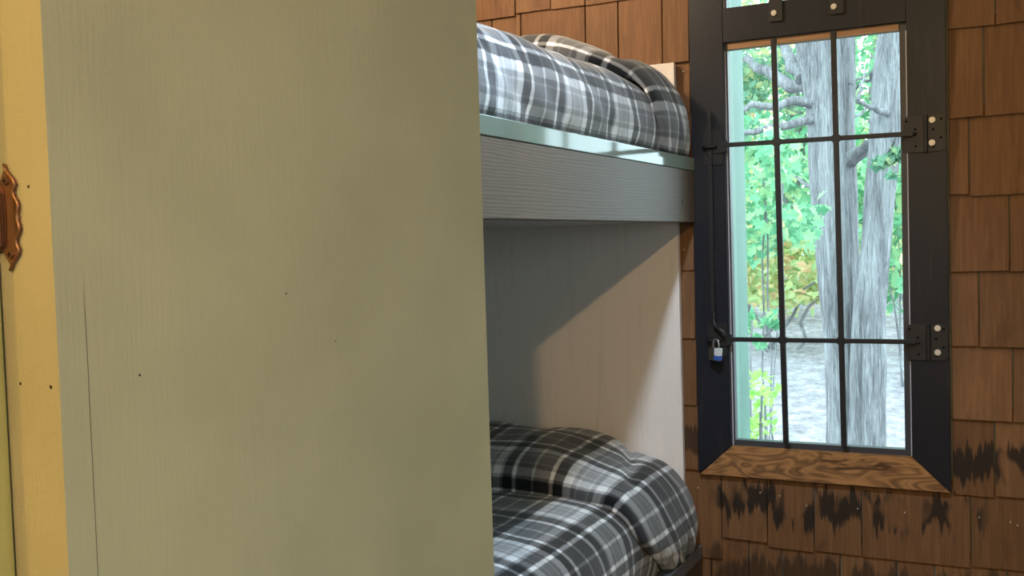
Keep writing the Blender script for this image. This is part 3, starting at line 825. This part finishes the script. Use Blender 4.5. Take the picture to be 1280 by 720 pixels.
def shrub(name, label, cat, c, r, n, size, mat, lobed=False, clump=30, group=None, stems=3, foot=None):
    c = Vector(c)
    t = empty(name, (c.x, c.y, gz(c.x, c.y)+EZ)); tag(t, label, cat, group)
    b = bmesh.new(); cloud(b, c, r, n, size, lobed, clump); link('foliage', b, M[mat], t)
    for k in range(stems):
        e = c+Vector((random.uniform(-.5, .5)*r[0], random.uniform(-.4, .4)*r[1], random.uniform(-.1, .6)*r[2]))
        f = Vector((c.x+random.uniform(-.2, .2)*r[0], c.y, gz(c.x, c.y)+EZ-.05))
        pts = [f.lerp(e, i/7)+Vector((noise.noise(Vector((i*.6, k*3.3+c.x, 0))), noise.noise(Vector((i*.6, k*3.3, 4+c.y))), 0))*.12*r[0] for i in range(8)]
        b = bmesh.new(); tube(b, pts, [max(.005, .018*r[0]*(1-.1*i)) for i in range(8)], 7, lift=False); link('stem', b, M['bark'], t)
    return t
shrub('maple_sapling', 'bright green broad leaved sapling seen through the left middle pane', 'sapling', at(950, 245, 5.4), (.36, .5, .34), 560, .062, 'leaf_green', True, 40)
shrub('maple_sapling', 'low green broad leaved sapling beside the green window jamb', 'sapling', at(930, 402, 4.6), (.16, .2, .11), 70, .062, 'leaf_green', True, 12, stems=2)
shrub('young_shrub', 'lime green small leaved shrub behind the bottom left pane', 'shrub', at(943, 510, 4.2), (.12, .18, .17), 190, .043, 'leaf_lime', False, 24, stems=3)
# the wood's edge behind the clearing
specs = [
 (880, 205, 9.3, (1.0, .5, 1.0), 1500, .15, 'leaf_green', 'green thicket behind the left panes, beside the green jamb'),
 (985, 338, 10.5, (1.3, .5, .45), 1500, .12, 'leaf_yellow', 'yellowing low bush at the clearing edge behind the left panes'),
 (930, 325, 11.8, (1.3, .5, .6), 1300, .12, 'leaf_yellow', 'yellow green bush low behind the left pane at the clearing edge'),
 (1075, 255, 13.0, (.8, .5, 1.1), 1200, .15, 'leaf_green', 'green bush seen between the cedar trunks'),
 (1140, 285, 9.3, (.65, .5, .75), 1100, .13, 'leaf_green', 'green bush right of the thick cedar trunk'),
 (1222, 270, 11.8, (1.2, .5, 1.2), 1100, .15, 'leaf_yellow', 'yellow green bush far right beyond the window casing')]
for px, py, Y, r, n, s, m, lab in specs: shrub('woodland_bush', lab, 'bush', at(px, py, Y), r, n, s, m, False, 45, stems=4)
def back_tree(px, Y, label, mats, seed):
    p = at(px, 200, Y); random.seed(seed)
    G = gz(p.x, p.y)+EZ-.05; t = empty('woodland_tree', (p.x, p.y, G)); tag(t, label, 'tree', 'trees at the far edge of the clearing')
    b = bmesh.new()
    tube(b, [Vector((p.x+.25*noise.noise(Vector((i*.5, seed, 0))), p.y, G+i*.75)) for i in range(11)], [.17-.012*i for i in range(11)], 10, lift=False)
    link('trunk', b, M['bark'], t)
    b = bmesh.new()
    cloud(b, (p.x, p.y, G+3.6), (1.08, .9, 2.6), 2700, .13, False, 70); cloud(b, (p.x, p.y+.3, G+1.4), (1.05, .8, 1.4), 1300, .13, False, 40)
    link('foliage', b, M[mats], t)
for i, (px, Y, m) in enumerate(((690, 14.9, 'leaf_green'), (895, 14.9, 'leaf_yellow'), (1100, 14.9, 'leaf_green'), (1310, 14.9, 'leaf_dark'), (800, 17.2, 'leaf_dark'), (990, 17.2, 'leaf_green'), (1180, 17.2, 'leaf_yellow'))):
    back_tree(px, Y, 'tall leafy woodland tree at the far edge of the clearing', m, 40+i)
random.seed(99)

# ------------------------------------------------------------------ light
w = bpy.data.worlds.new('overcast_sky'); SC.world = w; w.use_nodes = True
bg = w.node_tree.nodes['Background']; bg.inputs[0].default_value = (.80, .93, 1.0, 1); bg.inputs[1].default_value = 5.5
w.cycles.sampling_method = 'AUTOMATIC'
def portal(loc, rot, sx, sy):
    l = bpy.data.lights.new('daylight_portal', 'AREA'); l.shape = 'RECTANGLE'; l.size = sx; l.size_y = sy; l.cycles.is_portal = True
    o = bpy.data.objects.new('daylight_portal', l); COL.objects.link(o); o.location = loc; o.rotation_euler = rot
portal((XR+.10, (W2[0]+W2[1])/2, EZ+(W2[2]+W2[3])/2), (0, math.radians(90), 0), W2[3]-W2[2], W2[1]-W2[0])
portal((-.497, 2.95, EZ+.2), (math.radians(-90), 0, 0), .48, 1.56)
def spot(name, loc, tgt, power, color, radius, deg, blend):
    l = bpy.data.lights.new(name, 'SPOT'); l.energy = power; l.color = color; l.shadow_soft_size = radius
    l.spot_size = math.radians(deg); l.spot_blend = blend
    o = bpy.data.objects.new(name, l); COL.objects.link(o); o.location = (loc[0], loc[1], loc[2]+EZ)
    o.rotation_euler = (Vector(tgt)-Vector(loc)).to_track_quat('-Z', 'Y').to_euler(); return o
def lamp(name, loc, power, color, radius):
    l = bpy.data.lights.new(name, 'POINT'); l.energy = power; l.color = color; l.shadow_soft_size = radius
    o = bpy.data.objects.new(name, l); COL.objects.link(o); o.location = (loc[0], loc[1], loc[2]+EZ); return o
lamp('hall_lamp', (.36, -1.0, .90), 92, (1, .66, .31), .030)
lamp('bunk_bulb', (-1.4, 2.0, 1.0), 32, (1, .76, .52), .05)
spot('cool_fill_spot', (-.52, 1.25, .98), (-.95, 1.85, -.3), 85, (.68, .84, 1), .06, 98, .8)  # unseen cool spot, added to top up the daylight on the bunks
lamp('door_lamp', (-1.25, -1.2, .75), 42, (1, .58, .12), .07)

SC.view_settings.view_transform = 'Standard'; SC.view_settings.look = 'None'
SC.view_settings.exposure = 0.0; SC.view_settings.gamma = 1.0; SC.view_settings.use_curve_mapping = False
SC.cycles.use_denoising = True
SC.cycles.max_bounces = 10; SC.cycles.diffuse_bounces = 5; SC.cycles.transparent_max_bounces = 16
SC.cycles.caustics_reflective = False; SC.cycles.caustics_refractive = False
